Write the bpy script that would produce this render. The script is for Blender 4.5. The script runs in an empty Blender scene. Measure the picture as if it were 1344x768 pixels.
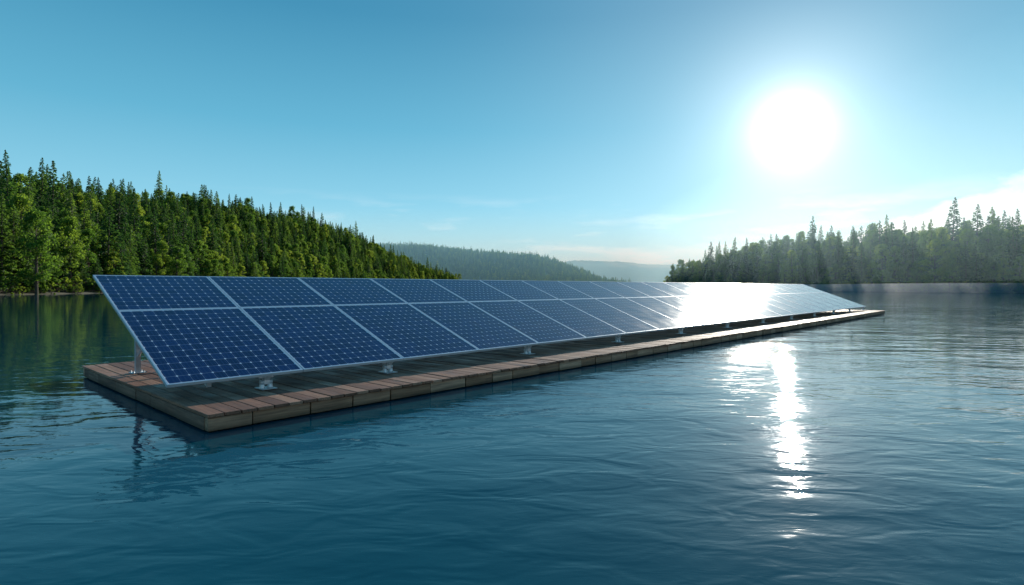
import bpy, math, random
import numpy as np
from mathutils import Vector, Matrix, noise as mnoise
random.seed(7); rng=np.random.default_rng(11)
sc=bpy.context.scene
sc.view_settings.view_transform='Standard'; sc.view_settings.look='None'; sc.view_settings.exposure=0
R=math.radians
# ---------------------------------------------------------------- helpers
def link(o,parent=None):
    sc.collection.objects.link(o)
    if parent: o.parent=parent
    return o
def empty(name,loc=(0,0,0),rz=0):
    e=bpy.data.objects.new(name,None); e.location=loc; e.rotation_euler=(0,0,rz); e.empty_display_size=.5
    return link(e)
class NT:
    def __init__(s,mat): s.t=mat.node_tree; s.n=s.t.nodes; s.l=s.t.links
    def add(s,typ,**kw):
        nd=s.n.new(typ)
        for k,v in kw.items(): setattr(nd,k,v)
        return nd
    def put(s,sock,v):
        if isinstance(v,bpy.types.NodeSocket): s.l.new(v,sock)
        else: sock.default_value=v
    def math(s,op,a,b=None,c=None,clamp=False):
        nd=s.n.new('ShaderNodeMath'); nd.operation=op; nd.use_clamp=clamp
        s.put(nd.inputs[0],a)
        if b is not None: s.put(nd.inputs[1],b)
        if c is not None: s.put(nd.inputs[2],c)
        return nd.outputs[0]
    def mix(s,f,a,b,blend='MIX'):
        nd=s.n.new('ShaderNodeMix'); nd.data_type='RGBA'; nd.blend_type=blend
        s.put(nd.inputs[0],f); s.put(nd.inputs[6],a); s.put(nd.inputs[7],b)
        return nd.outputs[2]
    def noise(s,vec,scale,detail=3,rough=.5,dist=0):
        nd=s.n.new('ShaderNodeTexNoise'); s.put(nd.inputs['Vector'],vec)
        nd.inputs['Scale'].default_value=scale; nd.inputs['Detail'].default_value=detail
        nd.inputs['Roughness'].default_value=rough; nd.inputs['Distortion'].default_value=dist
        return nd.outputs['Fac']
    def mapping(s,vec,scale=(1,1,1),rot=(0,0,0),loc=(0,0,0)):
        nd=s.n.new('ShaderNodeMapping'); s.put(nd.inputs[0],vec)
        nd.inputs['Scale'].default_value=scale; nd.inputs['Rotation'].default_value=rot; nd.inputs['Location'].default_value=loc
        return nd.outputs[0]
    def ramp(s,f,stops):
        nd=s.n.new('ShaderNodeValToRGB'); s.put(nd.inputs[0],f); e=nd.color_ramp.elements
        while len(e)<len(stops): e.new(.5)
        for i,(p,c) in enumerate(stops): e[i].position=p; e[i].color=(*c,1) if len(c)==3 else c
        return nd.outputs[0]
    def mr(s,v,a,b,c,d):
        nd=s.n.new('ShaderNodeMapRange'); s.put(nd.inputs[0],v)
        for i,x in enumerate((a,b,c,d)): nd.inputs[i+1].default_value=x
        return nd.outputs[0]
    def bump(s,h,strength,dist):
        nd=s.n.new('ShaderNodeBump'); s.put(nd.inputs['Height'],h)
        nd.inputs['Strength'].default_value=strength; nd.inputs['Distance'].default_value=dist
        return nd.outputs[0]
def newmat(name):
    m=bpy.data.materials.new(name); m.use_nodes=True
    nt=NT(m); b=nt.n['Principled BSDF']
    return m,nt,b
def meshobj(name,V,F,mat,parent=None,smooth=False,uv=None):
    me=bpy.data.meshes.new(name); me.from_pydata([tuple(v) for v in V],[],[tuple(f) for f in F]); me.update()
    if mat: me.materials.append(mat)
    if smooth: me.polygons.foreach_set('use_smooth',[True]*len(me.polygons))
    if uv is not None:
        l=me.uv_layers.new(name='UVMap'); l.data.foreach_set('uv',np.asarray(uv,dtype=float).ravel())
    return link(bpy.data.objects.new(name,me),parent)
class MB:
    def __init__(s): s.V=[]; s.F=[]
    def box(s,x0,x1,y0,y1,z0,z1,bev=0,M=None):
        n=len(s.V)
        if bev<=0:
            P=[(x0,y0,z0),(x1,y0,z0),(x1,y1,z0),(x0,y1,z0),(x0,y0,z1),(x1,y0,z1),(x1,y1,z1),(x0,y1,z1)]
            Fc=[(0,3,2,1),(4,5,6,7),(0,1,5,4),(1,2,6,5),(2,3,7,6),(3,0,4,7)]
        else:
            b=bev
            P=[(x0+b,y0+b,z0),(x1-b,y0+b,z0),(x1-b,y1-b,z0),(x0+b,y1-b,z0),
               (x0,y0,z0+b),(x1,y0,z0+b),(x1,y1,z0+b),(x0,y1,z0+b),
               (x0,y0,z1-b),(x1,y0,z1-b),(x1,y1,z1-b),(x0,y1,z1-b),
               (x0+b,y0+b,z1),(x1-b,y0+b,z1),(x1-b,y1-b,z1),(x0+b,y1-b,z1)]
            Fc=[(0,3,2,1),(12,13,14,15)]
            for k in (0,4,8):
                for i in range(4):
                    j=(i+1)%4; Fc.append((k+i,k+j,k+4+j,k+4+i))
        if M is not None: P=[tuple(M@Vector(p)) for p in P]
        s.V+=P; s.F+=[tuple(n+i for i in f) for f in Fc]
    def tube(s,a,b,r0,r1=None,seg=12,cap=True):
        if r1 is None: r1=r0
        a=Vector(a); b=Vector(b); d=(b-a).normalized()
        u=d.orthogonal().normalized(); w=d.cross(u)
        n=len(s.V)
        for c,r in ((a,r0),(b,r1)):
            for i in range(seg):
                t=2*math.pi*i/seg; s.V.append(tuple(c+u*(r*math.cos(t))+w*(r*math.sin(t))))
        for i in range(seg):
            j=(i+1)%seg; s.F.append((n+i,n+j,n+seg+j,n+seg+i))
        if cap:
            s.F.append(tuple(n+i for i in reversed(range(seg)))); s.F.append(tuple(n+seg+i for i in range(seg)))
    def obj(s,name,mat,parent=None,smooth=False): return meshobj(name,s.V,s.F,mat,parent,smooth)
# ---------------------------------------------------------------- sun direction
SUN_AZ=R(25.9); SUN_EL=R(14.0)
sd=Vector((math.sin(SUN_AZ)*math.cos(SUN_EL),math.cos(SUN_AZ)*math.cos(SUN_EL),math.sin(SUN_EL)))
# ---------------------------------------------------------------- world
w=bpy.data.worlds.new("World"); sc.world=w; w.use_nodes=True
nt=NT(w); nt.n.clear()
out=nt.add('ShaderNodeOutputWorld')
sky=nt.add('ShaderNodeTexSky',sky_type='NISHITA'); sky.sun_disc=False
sky.sun_elevation=SUN_EL; sky.sun_rotation=SUN_AZ; sky.altitude=200; sky.air_density=1.0; sky.dust_density=.2; sky.ozone_density=2.5
tc=nt.add('ShaderNodeTexCoord'); dirv=tc.outputs['Generated']
sep=nt.add('ShaderNodeSeparateXYZ'); nt.l.new(dirv,sep.inputs[0]); z=sep.outputs[2]
clear=nt.ramp(nt.math('MAXIMUM',z,0.0),[(0,(.56,.82,.89)),(.05,(.46,.78,.89)),(.14,(.26,.62,.80)),(.26,(.125,.455,.65)),(.42,(.050,.28,.46)),(.7,(.030,.18,.36)),(1,(.025,.14,.30))])
cv=nt.mapping(dirv,scale=(2.2,2.2,13),loc=(3.1,1.7,0))
cn=nt.noise(cv,2.2,6,.58,.2)
band=nt.math('MULTIPLY',nt.mr(z,.0,.035,0,1),nt.mr(z,.09,.16,1,0))
cm=nt.math('MULTIPLY',nt.math('MULTIPLY',nt.mr(cn,.5,.68,0,1),band),.6)
ct=nt.noise(nt.mapping(dirv,scale=(1,1,2.2)),9.0,6,.6,.1)
ctop=nt.math('ADD',nt.mr(sep.outputs[0],.40,.66,.03,.150),nt.math('MULTIPLY',nt.math('SUBTRACT',ct,.5),.07))
cum=nt.math('MULTIPLY',nt.mr(nt.math('SUBTRACT',ctop,z),-.003,.009,0,1),nt.mr(nt.noise(nt.mapping(dirv,scale=(1,1,1.6),loc=(5,2,1)),11,5,.6),.35,.6,.45,.95))
cum=nt.math('MULTIPLY',cum,nt.mr(sep.outputs[0],.42,.52,0,1))
clear2=nt.mix(nt.math('MAXIMUM',cm,cum),clear,(1.0,1.03,1.04,1))
bg0=nt.add('ShaderNodeBackground'); nt.l.new(clear2,bg0.inputs[0]); bg0.inputs[1].default_value=.92
skc=nt.mix(1.0,sky.outputs[0],(.80,1.02,1.04,1),'MULTIPLY')
bg=nt.add('ShaderNodeBackground'); nt.l.new(skc,bg.inputs[0]); bg.inputs[1].default_value=.016
vd=nt.add('ShaderNodeVectorMath',operation='DOT_PRODUCT'); nt.l.new(dirv,vd.inputs[0]); vd.inputs[1].default_value=sd
dp=nt.math('MAXIMUM',vd.outputs['Value'],0.0)
def lobe(p,a): return nt.math('MULTIPLY',nt.math('POWER',dp,p),a)
g=nt.math('ADD',nt.math('ADD',lobe(6500,22.0),lobe(800,1.0)),nt.math('ADD',lobe(130,.42),lobe(15,.17)))
bg2=nt.add('ShaderNodeBackground'); bg2.inputs[0].default_value=(1,.985,.93,1); nt.l.new(g,bg2.inputs[1])
ad=nt.add('ShaderNodeAddShader'); nt.l.new(bg.outputs[0],ad.inputs[0]); nt.l.new(bg2.outputs[0],ad.inputs[1])
ad2=nt.add('ShaderNodeAddShader'); nt.l.new(ad.outputs[0],ad2.inputs[0]); nt.l.new(bg0.outputs[0],ad2.inputs[1]); nt.l.new(ad2.outputs[0],out.inputs[0])
# ---------------------------------------------------------------- sun
L=bpy.data.lights.new('sun','SUN'); L.energy=5.0; L.angle=R(.53); L.color=(1,.93,.8)
so=link(bpy.data.objects.new('sun',L)); so.rotation_euler=(-sd).to_track_quat('-Z','Y').to_euler(); so.location=sd*100
# ---------------------------------------------------------------- camera
cam=bpy.data.cameras.new('camera'); co=link(bpy.data.objects.new('camera',cam)); sc.camera=co
H=2.0
co.location=(0,0,H); cam.sensor_width=36; cam.lens=20.17; cam.clip_end=20000; cam.clip_start=.05
co.rotation_euler=(R(90-.53),0,0)
# ---------------------------------------------------------------- water
m,nt,b=newmat('lake_water')
tc=nt.add('ShaderNodeTexCoord'); P=tc.outputs['Object']
sx=nt.add('ShaderNodeSeparateXYZ'); nt.l.new(P,sx.inputs[0])
n1=nt.noise(nt.mapping(P,scale=(.8,1.15,1),rot=(0,0,.35)),.38,2,.45,.3)
n2=nt.noise(nt.mapping(P,scale=(.7,1.3,1),rot=(0,0,-.3)),1.7,2,.5,.8)
n3=nt.noise(nt.mapping(P,scale=(.65,1.5,1),rot=(0,0,.1)),4.6,3,.55,.5)
patch=nt.mr(nt.noise(P,.07,2),.40,.60,.45,1.25)
# water is calmer in the lee of the wooded bank and the array
shelter=nt.mr(sx.outputs[0],-22,3,.28,1.0)
breeze=nt.mr(sx.outputs[0],-4,9,.7,1.2)
h=nt.math('ADD',nt.math('MULTIPLY',n1,.066),nt.math('ADD',nt.math('MULTIPLY',n2,.0165),nt.math('MULTIPLY',nt.math('MULTIPLY',n3,.0062),nt.math('MULTIPLY',patch,breeze))))
h=nt.math('MULTIPLY',h,shelter)
nt.l.new(nt.bump(h,1.0,1.0),b.inputs['Normal'])
dep=nt.noise(P,.05,2)
nt.l.new(nt.mix(dep,(.0005,.046,.070,1),(.001,.088,.120,1)),b.inputs['Base Color'])
b.inputs['Roughness'].default_value=.025; b.inputs['IOR'].default_value=1.333
S=9000
meshobj('lake_water',[(-S,-300,0),(S,-300,0),(S,S*1.5,0),(-S,S*1.5,0)],[(0,1,2,3)],m)
# ---------------------------------------------------------------- platform frame
C=(-4.16,7.8,0); RZ=math.atan2(.738,.674)
LEN=47.6; WID=7.3; DZ=.26
def woodmat(name,c0,c1,c2,axis):
    m,nt,b=newmat(name)
    tc=nt.add('ShaderNodeTexCoord'); P=tc.outputs['Object']; geo=nt.add('ShaderNodeNewGeometry'); rpi=geo.outputs['Random Per Island']
    off=nt.add('ShaderNodeCombineXYZ'); nt.l.new(nt.math('MULTIPLY',rpi,37),off.inputs[0]); nt.l.new(nt.math('MULTIPLY',rpi,91),off.inputs[1])
    va=nt.add('ShaderNodeVectorMath',operation='ADD'); nt.l.new(P,va.inputs[0]); nt.l.new(off.outputs[0],va.inputs[1])
    s=(26,1.3,26) if axis=='y' else (1.3,26,26)
    gr=nt.noise(nt.mapping(va.outputs[0],scale=s),1.0,6,.65,.8)
    st=nt.noise(va.outputs[0],1.3,4,.6)
    base=nt.ramp(rpi,[(0,c0),(.5,c1),(1,c2)])
    c=nt.mix(nt.mr(gr,.3,.7,.0,1),nt.mix(1,base,(.42,.40,.40,1),'MULTIPLY'),nt.mix(1,base,(1.25,1.2,1.15,1),'MULTIPLY'))
    c=nt.mix(nt.mr(st,.45,.75,0,.55),c,nt.mix(1,c,(.45,.42,.4,1),'MULTIPLY'))
    sz=nt.add('ShaderNodeSeparateXYZ'); nt.l.new(P,sz.inputs[0])
    wet=nt.mr(nt.math('ADD',sz.outputs[2],nt.math('MULTIPLY',nt.math('SUBTRACT',st,.5),.12)),.05,.11,1,0)
    c=nt.mix(nt.math('MULTIPLY',wet,.8),c,nt.mix(1,c,(.30,.32,.28,1),'MULTIPLY'))
    nt.l.new(c,b.inputs['Base Color'])
    nt.l.new(nt.mr(st,.3,.7,.45,.8),b.inputs['Roughness'])
    nt.l.new(nt.bump(gr,.6,.006),b.inputs['Normal'])
    return m
deckm=woodmat('deck_wood',(.20,.085,.048),(.34,.155,.09),(.48,.26,.165),'y')
sidem=woodmat('beam_wood',(.34,.18,.10),(.50,.28,.17),(.62,.39,.26),'x')
darkm,nt,b=newmat('float_plastic'); b.inputs['Base Color'].default_value=(.012,.012,.014,1); b.inputs['Roughness'].default_value=.5
dock=empty('wooden_floating_dock',C,RZ)
mb=MB(); x=0.0
while x<LEN-.05:
    wd=.235+random.uniform(-.012,.012)
    y0=-.035+random.uniform(-.012,.012)
    cut=random.choice([2.4,3.65,4.9])+random.uniform(-.1,.1)
    dz=random.uniform(-.006,.006)
    mb.box(x,x+wd-.018,y0,cut-.004,DZ-.045+dz,DZ+dz,.004)
    mb.box(x,x+wd-.018,cut+.004,WID+random.uniform(-.012,.012),DZ-.045,DZ-dz,.004)
    x+=wd
mb.obj('deck_boards',deckm,dock)
mb=MB(); x=.02
while x<LEN-.1:
    l=min(random.choice([.62,.75,.9]),LEN-.02-x)
    o=random.uniform(-.012,.012)
    mb.box(x,x+l-.024,.015+o,.13,.02,DZ-.058,.009); mb.box(x,x+l-.024,WID-.13,WID-.02+o,.02,DZ-.058,.009)
    x+=l
mb.obj('edge_beams',sidem,dock)
mb=MB(); y=.135
while y<WID-.2:
    l=min(random.choice([.8,1.1,1.3]),WID-.135-y)
    mb.box(.015+random.uniform(-.006,.006),.13,y,y+l-.02,.02,DZ-.058,.008); mb.box(LEN-.15,LEN-.03,y,y+l-.02,.02,DZ-.058,.008)
    y+=l
mb.obj('end_beams',woodmat('end_beam_wood',(.22,.12,.08),(.3,.17,.115),(.36,.22,.15),'y'),dock)
mb=MB(); x=.2
while x<LEN-1:
    for y0 in (.2,2.6,5.0): mb.box(x,min(x+2.1,LEN-.2),y0,y0+2.05,-.25,DZ-.06,.03)
    x+=2.35
mb.obj('floats',darkm,dock)
# ---------------------------------------------------------------- solar array
arr=empty('solar_panel_array',C,RZ)
B0,Z0,B1,Z1=1.1,.557,5.5,2.24
TH=math.atan2(Z1-Z0,B1-B0); SL=math.hypot(B1-B0,Z1-Z0)
def slope(x,s,n=0):
    return Vector((x,B0+s*math.cos(TH)-n*math.sin(TH),Z0+s*math.sin(TH)+n*math.cos(TH)))
MS=Matrix.Translation((0,B0,Z0))@Matrix.Rotation(TH,4,'X')
NP=22; PW=2.14; A0=-.16; SPL=SL*.605
alm,nt,b=newmat('aluminium'); tc=nt.add('ShaderNodeTexCoord')
an=nt.noise(nt.mapping(tc.outputs['Object'],scale=(1,9,9)),4,4)
nt.l.new(nt.mix(an,(.62,.65,.70,1),(.82,.84,.87,1)),b.inputs['Base Color']); b.inputs['Metallic'].default_value=.5
nt.l.new(nt.mr(an,.3,.7,.28,.45),b.inputs['Roughness'])
stm,nt,b=newmat('galvanised_steel'); tc=nt.add('ShaderNodeTexCoord')
an=nt.noise(tc.outputs['Object'],14,4)
nt.l.new(nt.mix(an,(.45,.48,.52,1),(.68,.71,.75,1)),b.inputs['Base Color']); b.inputs['Metallic'].default_value=.5; b.inputs['Roughness'].default_value=.42
pvm,nt,b=newmat('photovoltaic_glass')
uvn=nt.add('ShaderNodeUVMap'); uvn.uv_map='UVMap'
sp=nt.add('ShaderNodeSeparateXYZ'); nt.l.new(uvn.outputs[0],sp.inputs[0]); U,Vv=sp.outputs[0],sp.outputs[1]
fu=nt.math('FRACT',U); fv=nt.math('FRACT',Vv)
du=nt.math('MINIMUM',fu,nt.math('SUBTRACT',1.0,fu)); dv=nt.math('MINIMUM',fv,nt.math('SUBTRACT',1.0,fv))
gap=nt.math('MAXIMUM',nt.mr(du,.018,.030,1,0),nt.mr(dv,.018,.030,1,0))
cor=nt.mr(nt.math('ADD',du,dv),.11,.13,1,0)
fu3=nt.math('FRACT',nt.math('MULTIPLY',fu,3.0)); db=nt.math('ABSOLUTE',nt.math('SUBTRACT',fu3,.5))
bus=nt.math('MULTIPLY',nt.mr(db,.02,.05,1,0),.16)
cell=nt.add('ShaderNodeCombineXYZ'); nt.l.new(nt.math('FLOOR',U),cell.inputs[0]); nt.l.new(nt.math('FLOOR',Vv),cell.inputs[1])
wn=nt.add('ShaderNodeTexWhiteNoise',noise_dimensions='2D'); nt.l.new(cell.outputs[0],wn.inputs['Vector'])
gn=nt.noise(uvn.outputs[0],5,5,.7)
cc=nt.mix(wn.outputs['Value'],(.002,.007,.046,1),(.005,.018,.095,1))
cc=nt.mix(nt.mr(gn,.35,.7,0,.45),cc,(.007,.030,.14,1))
cc=nt.mix(bus,cc,(.25,.33,.50,1))
cc=nt.mix(nt.math('MULTIPLY',gap,.42),cc,(.30,.38,.52,1))
cc=nt.mix(cor,cc,(.62,.68,.78,1))
nt.l.new(cc,b.inputs['Base Color'])
sm=nt.noise(uvn.outputs[0],.35,3)
nt.l.new(nt.mr(sm,.3,.7,.14,.23),b.inputs['Roughness']); b.inputs['IOR'].default_value=1.45
fr=MB(); gV=[];gF=[];gUV=[]; bk=MB()
FW=.034
for i in range(NP):
    xa=A0+i*PW+.006; xb=A0+(i+1)*PW-.006
    for (s0,s1,rows) in ((0,SPL-.006,13),(SPL+.006,SL,9)):
        fr.box(xa,xb,s0,s0+FW,-.045,.006,.003,MS); fr.box(xa,xb,s1-FW,s1,-.045,.006,.003,MS)
        fr.box(xa,xa+FW,s0+FW,s1-FW,-.045,.006,.003,MS); fr.box(xb-FW,xb,s0+FW,s1-FW,-.045,.006,.003,MS)
        n=len(gV)
        q=[(xa+FW,s0+FW),(xb-FW,s0+FW),(xb-FW,s1-FW),(xa+FW,s1-FW)]
        gV+=[tuple(slope(a,s,0)) for a,s in q]; gF.append((n,n+1,n+2,n+3))
        ou=i*20+100; ov=0 if s0==0 else 40
        cols=12
        gUV+=[(ou,ov),(ou+cols,ov),(ou+cols,ov+rows),(ou,ov+rows)]
        bk.box(xa+FW,xb-FW,s0+FW,s1-FW,-.03,-.012,0,MS)
fr.obj('module_frames',alm,arr); meshobj('photovoltaic_glass',gV,gF,pvm,arr,uv=gUV)
bkm,nt,b=newmat('backsheet'); b.inputs['Base Color'].default_value=(.03,.032,.04,1)
bk.obj('backsheets',bkm,arr)
rl=MB(); XE=A0+NP*PW
for s in (.35,SPL-.35,SPL+.35,SL-.35): rl.box(A0+.05,XE-.05,s-.03,s+.03,-.115,-.047,.004,MS)
posts=[.5,1.45,3.95]+[3.95+4.35*k for k in range(1,11)]
for a in posts: rl.box(a-.035,a+.035,.15,SL-.12,-.205,-.117,.004,MS)
rl.obj('mounting_rails',alm,arr)
pb=MB()
for a in posts:
    for bb in (B0+.3,):
        zt=Z0+.3*math.tan(TH)-.21
        if a>.6:
            pb.box(a-.13,a+.13,bb-.16,bb+.16,DZ+.008,DZ+.022,.004)
            for dx in (-.07,.07):
                pb.tube((a+dx,bb,DZ+.02),(a+dx,bb,DZ+.085),.052,.040,14)
            pb.tube((a-.10,bb,DZ+.12),(a+.10,bb,DZ+.12),.042,.042,14)
            pb.box(a-.045,a+.045,bb-.045,bb+.045,DZ+.08,max(zt,DZ+.16)+.02,.005)
            pb.tube((a-.12,bb,max(zt,.42)+.0),(a+.12,bb,max(zt,.42)+.0),.022,.022,10)
    bb=B1-.42; zt=Z1-.42*math.tan(TH)-.21
    pb.box(a-.13,a+.13,bb-.13,bb+.13,DZ+.008,DZ+.024,.004)
    pb.box(a-.045,a+.045,bb-.045,bb+.045,DZ+.02,zt,.005)
    pb.tube((a,bb-.05,DZ+.35),(a,bb-1.3,Z0+(bb-1.3-B0)*math.tan(TH)-.2),.025,.025,10)
    for qx in (-.09,.09):
        for qy in (-.09,.09): pb.tube((a+qx,bb+qy,DZ+.02),(a+qx,bb+qy,DZ+.05),.014,.014,6)
pb.obj('support_legs',stm,arr)
# ---------------------------------------------------------------- trees
def leafmat(name,ca,cb,cc_,trans=.45):
    m,nt,b=newmat(name)
    oi=nt.add('ShaderNodeObjectInfo'); geo=nt.add('ShaderNodeNewGeometry'); tc=nt.add('ShaderNodeTexCoord')
    base=nt.ramp(oi.outputs['Random'],[(0,ca),(.55,cb),(1,cc_)])
    nz=nt.noise(tc.outputs['Object'],.5,3)
    c=nt.mix(nt.mr(nz,.35,.65,0,1),nt.mix(1,base,(.6,.68,.6,1),'MULTIPLY'),nt.mix(1,base,(1.35,1.28,1,1),'MULTIPLY'))
    c=nt.mix(nt.math('MULTIPLY',geo.outputs['Random Per Island'],.45),c,nt.mix(1,c,(.5,.55,.5,1),'MULTIPLY'))
    nt.l.new(c,b.inputs['Base Color']); b.inputs['Roughness'].default_value=.6
    b.inputs['Specular IOR Level'].default_value=.25
    tr=nt.add('ShaderNodeBsdfTranslucent'); nt.l.new(nt.mix(1,c,(2.6,2.35,1.2,1),'MULTIPLY'),tr.inputs[0])
    mx=nt.add('ShaderNodeMixShader'); mx.inputs[0].default_value=trans
    nt.l.new(b.outputs[0],mx.inputs[1]); nt.l.new(tr.outputs[0],mx.inputs[2]); nt.l.new(mx.outputs[0],nt.n['Material Output'].inputs[0])
    return m
barkm,nt,b=newmat('bark'); tc=nt.add('ShaderNodeTexCoord')
nt.l.new(nt.mix(nt.noise(nt.mapping(tc.outputs['Object'],scale=(6,6,1)),2,4),(.035,.024,.017,1),(.11,.085,.06,1)),b.inputs['Base Color']); b.inputs['Roughness'].default_value=.9
conm=leafmat('conifer_needles',(.018,.055,.026),(.046,.108,.036),(.10,.17,.046),.46)
decm=leafmat('broadleaf_foliage',(.062,.138,.034),(.11,.19,.044),(.18,.25,.055),.55)
def quads(cent,size,elong,dirs,r):
    n=len(cent)
    d=dirs/np.linalg.norm(dirs,axis=1,keepdims=True)
    rv=r.normal(size=(n,3)); sv=np.cross(d,rv); sv/=np.linalg.norm(sv,axis=1,keepdims=True)+1e-9
    a=d*(size*elong)[:,None]; c=sv*size[:,None]
    V=np.stack([cent-a*.5,cent+c*.5,cent+a*.6,cent-c*.5],axis=1).reshape(-1,3)
    return V
def finish_tree(name,trunk,LV,leafm):
    nv=len(trunk.V); V=np.vstack([np.array(trunk.V),LV]); nq=len(LV)//4
    F=list(trunk.F)+[(nv+4*i,nv+4*i+1,nv+4*i+2,nv+4*i+3) for i in range(nq)]
    me=bpy.data.meshes.new(name); me.from_pydata(V.tolist(),[],F); me.update()
    me.materials.append(barkm); me.materials.append(leafm)
    mi=np.zeros(len(F),dtype=np.int32); mi[len(trunk.F):]=1; me.polygons.foreach_set('material_index',mi)
    return me
def conifer(name,seed,Ht=20,Rm=3.6,levels=46,low=.08,dens=8):
    r=np.random.default_rng(seed); t=MB()
    lean=r.normal(size=2)*.15
    pts=[(lean[0]*k*k,lean[1]*k*k,Ht*k) for k in (0,.35,.7,1)]; rad=[Ht*.016,Ht*.011,Ht*.006,.02]
    for i in range(3): t.tube(pts[i],pts[i+1],rad[i],rad[i+1],7,False)
    C_,S_,D_=[],[],[]
    for k in range(levels):
        f=low+(1-low)*(k/(levels-1))**.95; zc=Ht*f
        prof=(1-f)**.82*(1.0 if f>.2 else .75+f*1.25)
        nb=int(7 if f<.6 else 6 if f<.85 else 4)
        for j in range(nb):
            if r.random()<.10: continue
            an=r.random()*2*math.pi; Lb=Rm*prof*r.uniform(.6,1.18)+.18
            droop=r.uniform(.12,.42)*(1-f*.6)
            if f<.8 and j%3==0: t.tube((lean[0]*f*f,lean[1]*f*f,zc),(math.cos(an)*Lb*.85,math.sin(an)*Lb*.85,zc-droop*Lb*.8),.05,.012,3,False)
            nn=max(3,int(dens*Lb/2.2+3))
            u=np.sqrt(r.random(nn))
            sx=r.normal(size=nn)*.13*Lb*(1.1-u*.7)
            dx,dy=math.cos(an),math.sin(an)
            cx=lean[0]*f*f+dx*Lb*u-dy*sx; cy=lean[1]*f*f+dy*Lb*u+dx*sx
            cz=zc-droop*Lb*u**1.3+.10*Lb*u**3+r.normal(size=nn)*.10
            C_.append(np.stack([cx,cy,cz],1)); S_.append(r.uniform(.26,.52,nn)*(1.0-.35*f))
            D_.append(np.stack([dx+r.normal(size=nn)*.45,dy+r.normal(size=nn)*.45,-.35+r.normal(size=nn)*.25],1))
    C_.append(np.array([[lean[0],lean[1],Ht+.1]])); S_.append(np.array([.22])); D_.append(np.array([[0,0,1.]]))
    C_=np.vstack(C_); S_=np.concatenate(S_); D_=np.vstack(D_)
    return finish_tree(name,t,quads(C_,S_,np.full(len(S_),1.9),D_,r),conm)
def broadleaf(name,seed,Ht=17,Rm=4.6,nc=60,low=.16,per=62):
    r=np.random.default_rng(seed); t=MB()
    t.tube((0,0,0),(0,0,Ht*.4),Ht*.02,Ht*.014,8,False); t.tube((0,0,Ht*.4),(.2,.1,Ht*.85),Ht*.014,.05,7,False)
    C_,S_,D_=[],[],[]
    for k in range(nc):
        f=low+(1-low)*r.random()**.9; f=min(f,.97)
        env=Rm*math.sin(math.pi*min(1,(f-low+.12)/(1.12-low)))**.62*(1.0-.25*f)
        an=r.random()*6.283; rr=env*math.sqrt(r.uniform(.25,1))*r.uniform(.8,1.05)
        c=np.array([math.cos(an)*rr,math.sin(an)*rr,Ht*f])
        zb=max(Ht*.12,Ht*f-rr*.9)
        t.tube((0,0,zb),tuple(c),.08,.02,4,False)
        cr=r.uniform(.75,1.45)*Ht/17; n=int(per*cr)
        v=r.normal(size=(n,3)); v/=np.linalg.norm(v,axis=1,keepdims=True); v*=(cr*r.random(n)**.4)[:,None]; v[:,2]*=.72
        C_.append(c+v); S_.append(r.uniform(.22,.42,n)); D_.append(r.normal(size=(n,3)))
    C_=np.vstack(C_); S_=np.concatenate(S_); D_=np.vstack(D_)
    return finish_tree(name,t,quads(C_,S_,np.full(len(S_),1.35),D_,r),decm)
protos=[conifer('conifer_a',1,21,3.9),conifer('conifer_b',2,19,4.6),conifer('conifer_c',3,23,3.6,50),conifer('conifer_d',4,17,4.2,40),
        broadleaf('broadleaf_a',5,17,4.6),broadleaf('broadleaf_b',6,19,4.3,66),broadleaf('broadleaf_c',7,15,4.9,56),
        broadleaf('shrub',8,5,3.0,26,.05,70)]
pc=bpy.data.collections.new('tree_kinds')
for i,me in enumerate(protos):
    o=bpy.data.objects.new('%02d_'%i+me.name,me); pc.objects.link(o)
def make_gn():
    ng=bpy.data.node_groups.new('scatter_trees','GeometryNodeTree')
    ng.interface.new_socket('Geometry',in_out='INPUT',socket_type='NodeSocketGeometry'); ng.interface.new_socket('Geometry',in_out='OUTPUT',socket_type='NodeSocketGeometry')
    N=ng.nodes; gi=N.new('NodeGroupInput'); go=N.new('NodeGroupOutput')
    ci=N.new('GeometryNodeCollectionInfo'); ci.inputs['Collection'].default_value=pc; ci.inputs['Separate Children'].default_value=True; ci.inputs['Reset Children'].default_value=True
    ip=N.new('GeometryNodeInstanceOnPoints'); ip.inputs['Pick Instance'].default_value=True
    def na(n,t):
        x=N.new('GeometryNodeInputNamedAttribute'); x.data_type=t; x.inputs['Name'].default_value=n
        return [o for o in x.outputs if o.enabled and o.name=='Attribute'][0]
    ng.links.new(gi.outputs[0],ip.inputs['Points']); ng.links.new(ci.outputs[0],ip.inputs['Instance'])
    ng.links.new(na('kind','INT'),ip.inputs['Instance Index'])
    ng.links.new(na('rot','FLOAT_VECTOR'),ip.inputs['Rotation']); ng.links.new(na('scl','FLOAT_VECTOR'),ip.inputs['Scale'])
    ng.links.new(ip.outputs[0],go.inputs[0]); return ng
GN=make_gn()
def scatter(name,pts):
    me=bpy.data.meshes.new(name); me.from_pydata([p[:3] for p in pts],[],[]); n=len(pts)
    a=me.attributes.new('kind','INT','POINT'); a.data.foreach_set('value',[p[3] for p in pts])
    a=me.attributes.new('rot','FLOAT_VECTOR','POINT'); a.data.foreach_set('vector',np.array([(random.gauss(0,.025),random.gauss(0,.025),random.random()*6.28) for _ in pts]).ravel())
    a=me.attributes.new('scl','FLOAT_VECTOR','POINT'); a.data.foreach_set('vector',np.array([(p[4]*random.uniform(.85,1.15),p[4]*random.uniform(.85,1.15),p[4]*random.uniform(.88,1.15)) for p in pts]).ravel())
    o=link(bpy.data.objects.new(name,me)); md=o.modifiers.new('scatter','NODES'); md.node_group=GN
    return o
def sstep(t): t=max(0,min(1,t)); return t*t*(3-2*t)
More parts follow.
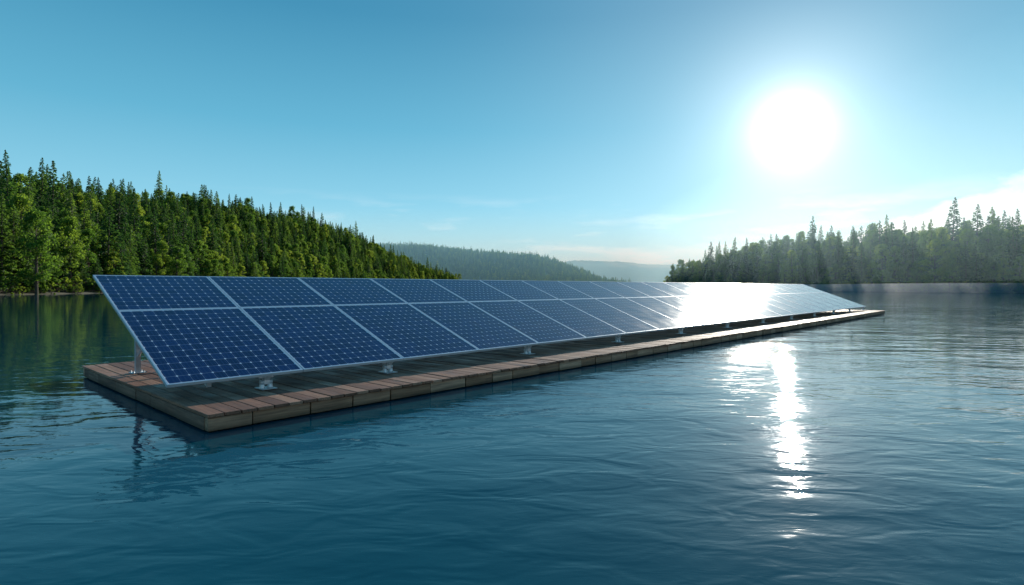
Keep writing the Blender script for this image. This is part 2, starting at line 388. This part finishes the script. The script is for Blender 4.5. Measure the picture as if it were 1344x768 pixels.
def interp(x,tab):
    if x<=tab[0][0]: return tab[0][1]
    for (a,u),(b_,v) in zip(tab,tab[1:]):
        if x<=b_: return u+(v-u)*(x-a)/(b_-a)
    return tab[-1][1]
LSH=[(0,-150),(120,-140),(150,-134),(190,-138),(240,-150),(330,-161),(430,-155),(600,-137),(760,-112),(860,-78),(900,-74)]
def nz(x,y,s): return mnoise.noise(Vector((x*s,y*s,3.3)))
def hl(x,y):
    sh=interp(y,LSH)+3*nz(x,y,.05); d=sh-x
    amp=interp(y,[(0,22),(200,26),(330,38),(500,54),(700,58),(800,38),(880,12),(920,4)])
    h=amp*sstep((d+4)/100)+ (d*.10 if d<0 else min(d,12)*.09)
    return h+ (nz(x,y,.02)*7 if d>15 else 0)-.05
RSH=[(60,215),(140,190),(200,180),(280,168),(350,153),(420,136),(470,124),(500,126)]
def hr(x,y):
    sh=interp(y,RSH)+3*nz(x,y,.05); d=x-sh
    amp=interp(y,[(0,6),(230,7),(300,11),(420,16),(480,8),(520,3),(560,0)])
    h=amp*sstep((d+2)/48)+(d*.10 if d<0 else min(d,12)*.09)+ (nz(x,y,.02)*3 if d>10 else 0)-.05
    if y>490: h-= (y-490)*.15
    return h
gm,nt,b=newmat('forest_floor'); tc=nt.add('ShaderNodeTexCoord'); geo=nt.add('ShaderNodeNewGeometry')
n1=nt.noise(tc.outputs['Object'],.25,6,.6)
c=nt.mix(n1,(.022,.035,.012,1),(.07,.075,.03,1))
sx=nt.add('ShaderNodeSeparateXYZ'); nt.l.new(geo.outputs['Position'],sx.inputs[0])
c=nt.mix(nt.mr(sx.outputs[2],.2,.7,1,0),c,(.13,.11,.07,1)); nt.l.new(c,b.inputs['Base Color']); b.inputs['Roughness'].default_value=.95
def terrain(name,fn,xs,ys,mat):
    V=[(x,y,fn(x,y)) for y in ys for x in xs]; nx=len(xs)
    F=[(j*nx+i,j*nx+i+1,(j+1)*nx+i+1,(j+1)*nx+i) for j in range(len(ys)-1) for i in range(nx-1)]
    return meshobj(name,V,F,mat,smooth=True)
terrain('wooded_hillside',hl,list(np.arange(-420,-50,5.0)),list(np.arange(-20,960,7.0)),gm)
terrain('wooded_hillside',hr,list(np.arange(100,400,5.0)),list(np.arange(20,620,6.0)),gm)
def rk(pc_):
    return random.choice([0,1,2,3]) if random.random()<pc_ else random.choice([4,5,6])
pts=[]
y=60.0
while y<905:
    near=1 if y<330 else 0
    sp_=6.8 if near else 6.3
    d=2.5
    sh=interp(y,LSH)
    while d<165:
        x=sh-d+random.uniform(-2.8,2.8); yy=y+random.uniform(-3,3); z=hl(x,yy)
        if z>.35:
            s=random.uniform(.85,1.5) if near else random.uniform(.7,1.3)
            k=rk(.64 if d>10 else .5)
            if random.random()<.10 and k<4: s*=1.28
            if d<7: s*=.75
            pts.append((x,yy,z-.2,k,s))
        d+=sp_*(1.0 if d<60 else 1.25)
    y+=sp_
for _ in range(1300):
    y=random.uniform(70,890); x=interp(y,LSH)-random.uniform(-1.5,5); z=hl(x,y)
    if z>-.1: pts.append((x,y,z-.3,7,random.uniform(.35,1.0)))
scatter('forest',pts)
nL=len(pts)
pts=[]; y=70.0
while y<500:
    d=2.5; sh=interp(y,RSH)
    while d<75:
        x=sh+d+random.uniform(-2.4,2.4); yy=y+random.uniform(-2.6,2.6); z=hr(x,yy)
        if z>.35:
            s=random.uniform(.7,1.3)*(1.0 if y<400 else .85)
            k=rk(.55 if d>10 else .4)
            if random.random()<.08 and k<4: s*=1.25
            if d<7: s*=.65
            pts.append((x,yy,z-.2,k,s))
        d+=6.0
    y+=6.0
for _ in range(650):
    y=random.uniform(70,490); x=interp(y,RSH)+random.uniform(-1.5,5); z=hr(x,y)
    if z>-.1: pts.append((x,y,z-.3,7,random.uniform(.35,1.0)))
scatter('forest',pts)
def tree(nm,me,x,y,fn,s):
    o=link(bpy.data.objects.new(nm,protos[me])); o.location=(x,y,fn(x,y)-.2); o.scale=(s,s,s*1.05); o.rotation_euler=(0,0,random.random()*6)
for (me,px,dep,s) in ((2,70,205,1.7),(1,128,200,.6),(0,280,352,1.7),(3,18,162,1.35),(0,120,225,1.6),(2,205,270,1.5),(1,165,240,1.4)): tree('conifer_tree',me,(px-672)/753*dep,dep,hl,s)
for (me,px,dep,s) in ((5,48,158,1.2),(4,92,186,1.3),(6,150,212,.9)): tree('broadleaf_tree',me,(px-672)/753*dep,dep,hl,s)
for (me,px,dep,s) in ((2,1330,216,1.15),(0,1100,305,1.25)): tree('conifer_tree',me,(px-672)/753*dep,dep,hr,s)
for (me,px,dep,s) in ((6,1246,226,.62),(4,1338,206,.7)): tree('broadleaf_tree',me,(px-672)/753*dep,dep,hr,s)
# ---------------------------------------------------------------- far hills
def ridge(name,prof,depth,thick,mat,tree_h,step):
    xs=list(np.arange(prof[0][0],prof[-1][0],step)); ys=list(np.arange(depth-thick,depth+thick*.6,step*1.3))
    def f(x,y):
        t=(y-(depth-thick))/thick
        k=sstep(t) if t<=1 else 1-.3*(t-1)
        return interp(x,prof)*k*(1+.12*nz(x,y,.004))+nz(x,y,.013)*6*k+nz(x,y,.15)*tree_h*min(1,k*8)+nz(x,y,.37)*tree_h*.6*min(1,k*8)-.8
    terrain(name,f,xs,ys,mat); return f
fm,nt,b=newmat('distant_forest'); tc=nt.add('ShaderNodeTexCoord')
c=nt.mix(nt.mr(nt.noise(tc.outputs['Object'],.05,6,.7),.35,.65,0,1),(.018,.045,.025,1),(.055,.095,.045,1)); nt.l.new(c,b.inputs['Base Color']); b.inputs['Roughness'].default_value=1
D=1500
prof=[((px-672)/753*D,max(0,(377-py)/753*D)-12) for px,py in ((300,335),(430,320),(530,316),(600,321),(650,328),(700,330),(730,337),(760,348),(790,361),(830,374),(860,378))]
f1=ridge('distant_hill',prof,D+150,420,fm,3,9)
pts=[]
for _ in range(5200):
    x=random.uniform(-480,300); y=random.uniform(D-250,D+190); z=f1(x,y)
    if z>1: pts.append((x,y,z-2,rk(.75),random.uniform(.7,1.05)))
scatter('forest',pts)
D=3000
prof=[((px-672)/753*D,max(0,(377-py)/753*D)) for px,py in ((560,350),(700,346),(745,342),(800,340),(840,342),(900,344),(960,350),(1050,352),(1200,350),(1500,345))]
ridge('distant_hill',prof,D+300,700,fm,7,18)
# ---------------------------------------------------------------- haze between the far hills, and thin mist on the water
def volbox(name,x0,x1,y0,y1,z0,z1,dens,an,col):
    hm=bpy.data.materials.new(name); hm.use_nodes=True; n=hm.node_tree.nodes; n.clear()
    o_=n.new('ShaderNodeOutputMaterial'); vs=n.new('ShaderNodeVolumeScatter'); vs.inputs['Color'].default_value=(*col,1); vs.inputs['Density'].default_value=dens; vs.inputs['Anisotropy'].default_value=an
    hm.node_tree.links.new(vs.outputs[0],o_.inputs['Volume'])
    mb=MB(); mb.box(x0,x1,y0,y1,z0,z1); return mb.obj(name,hm)
volbox('haze',-2500,2500,930,5000,.06,130,.0008,.1,(.40,.82,1))
volbox('haze',112,420,100,560,3.6,64,.0009,.45,(.60,.90,1))
volbox('mist',128,400,170,520,.07,3.4,.010,.3,(.85,.95,1))
print('trees',nL,len(pts))
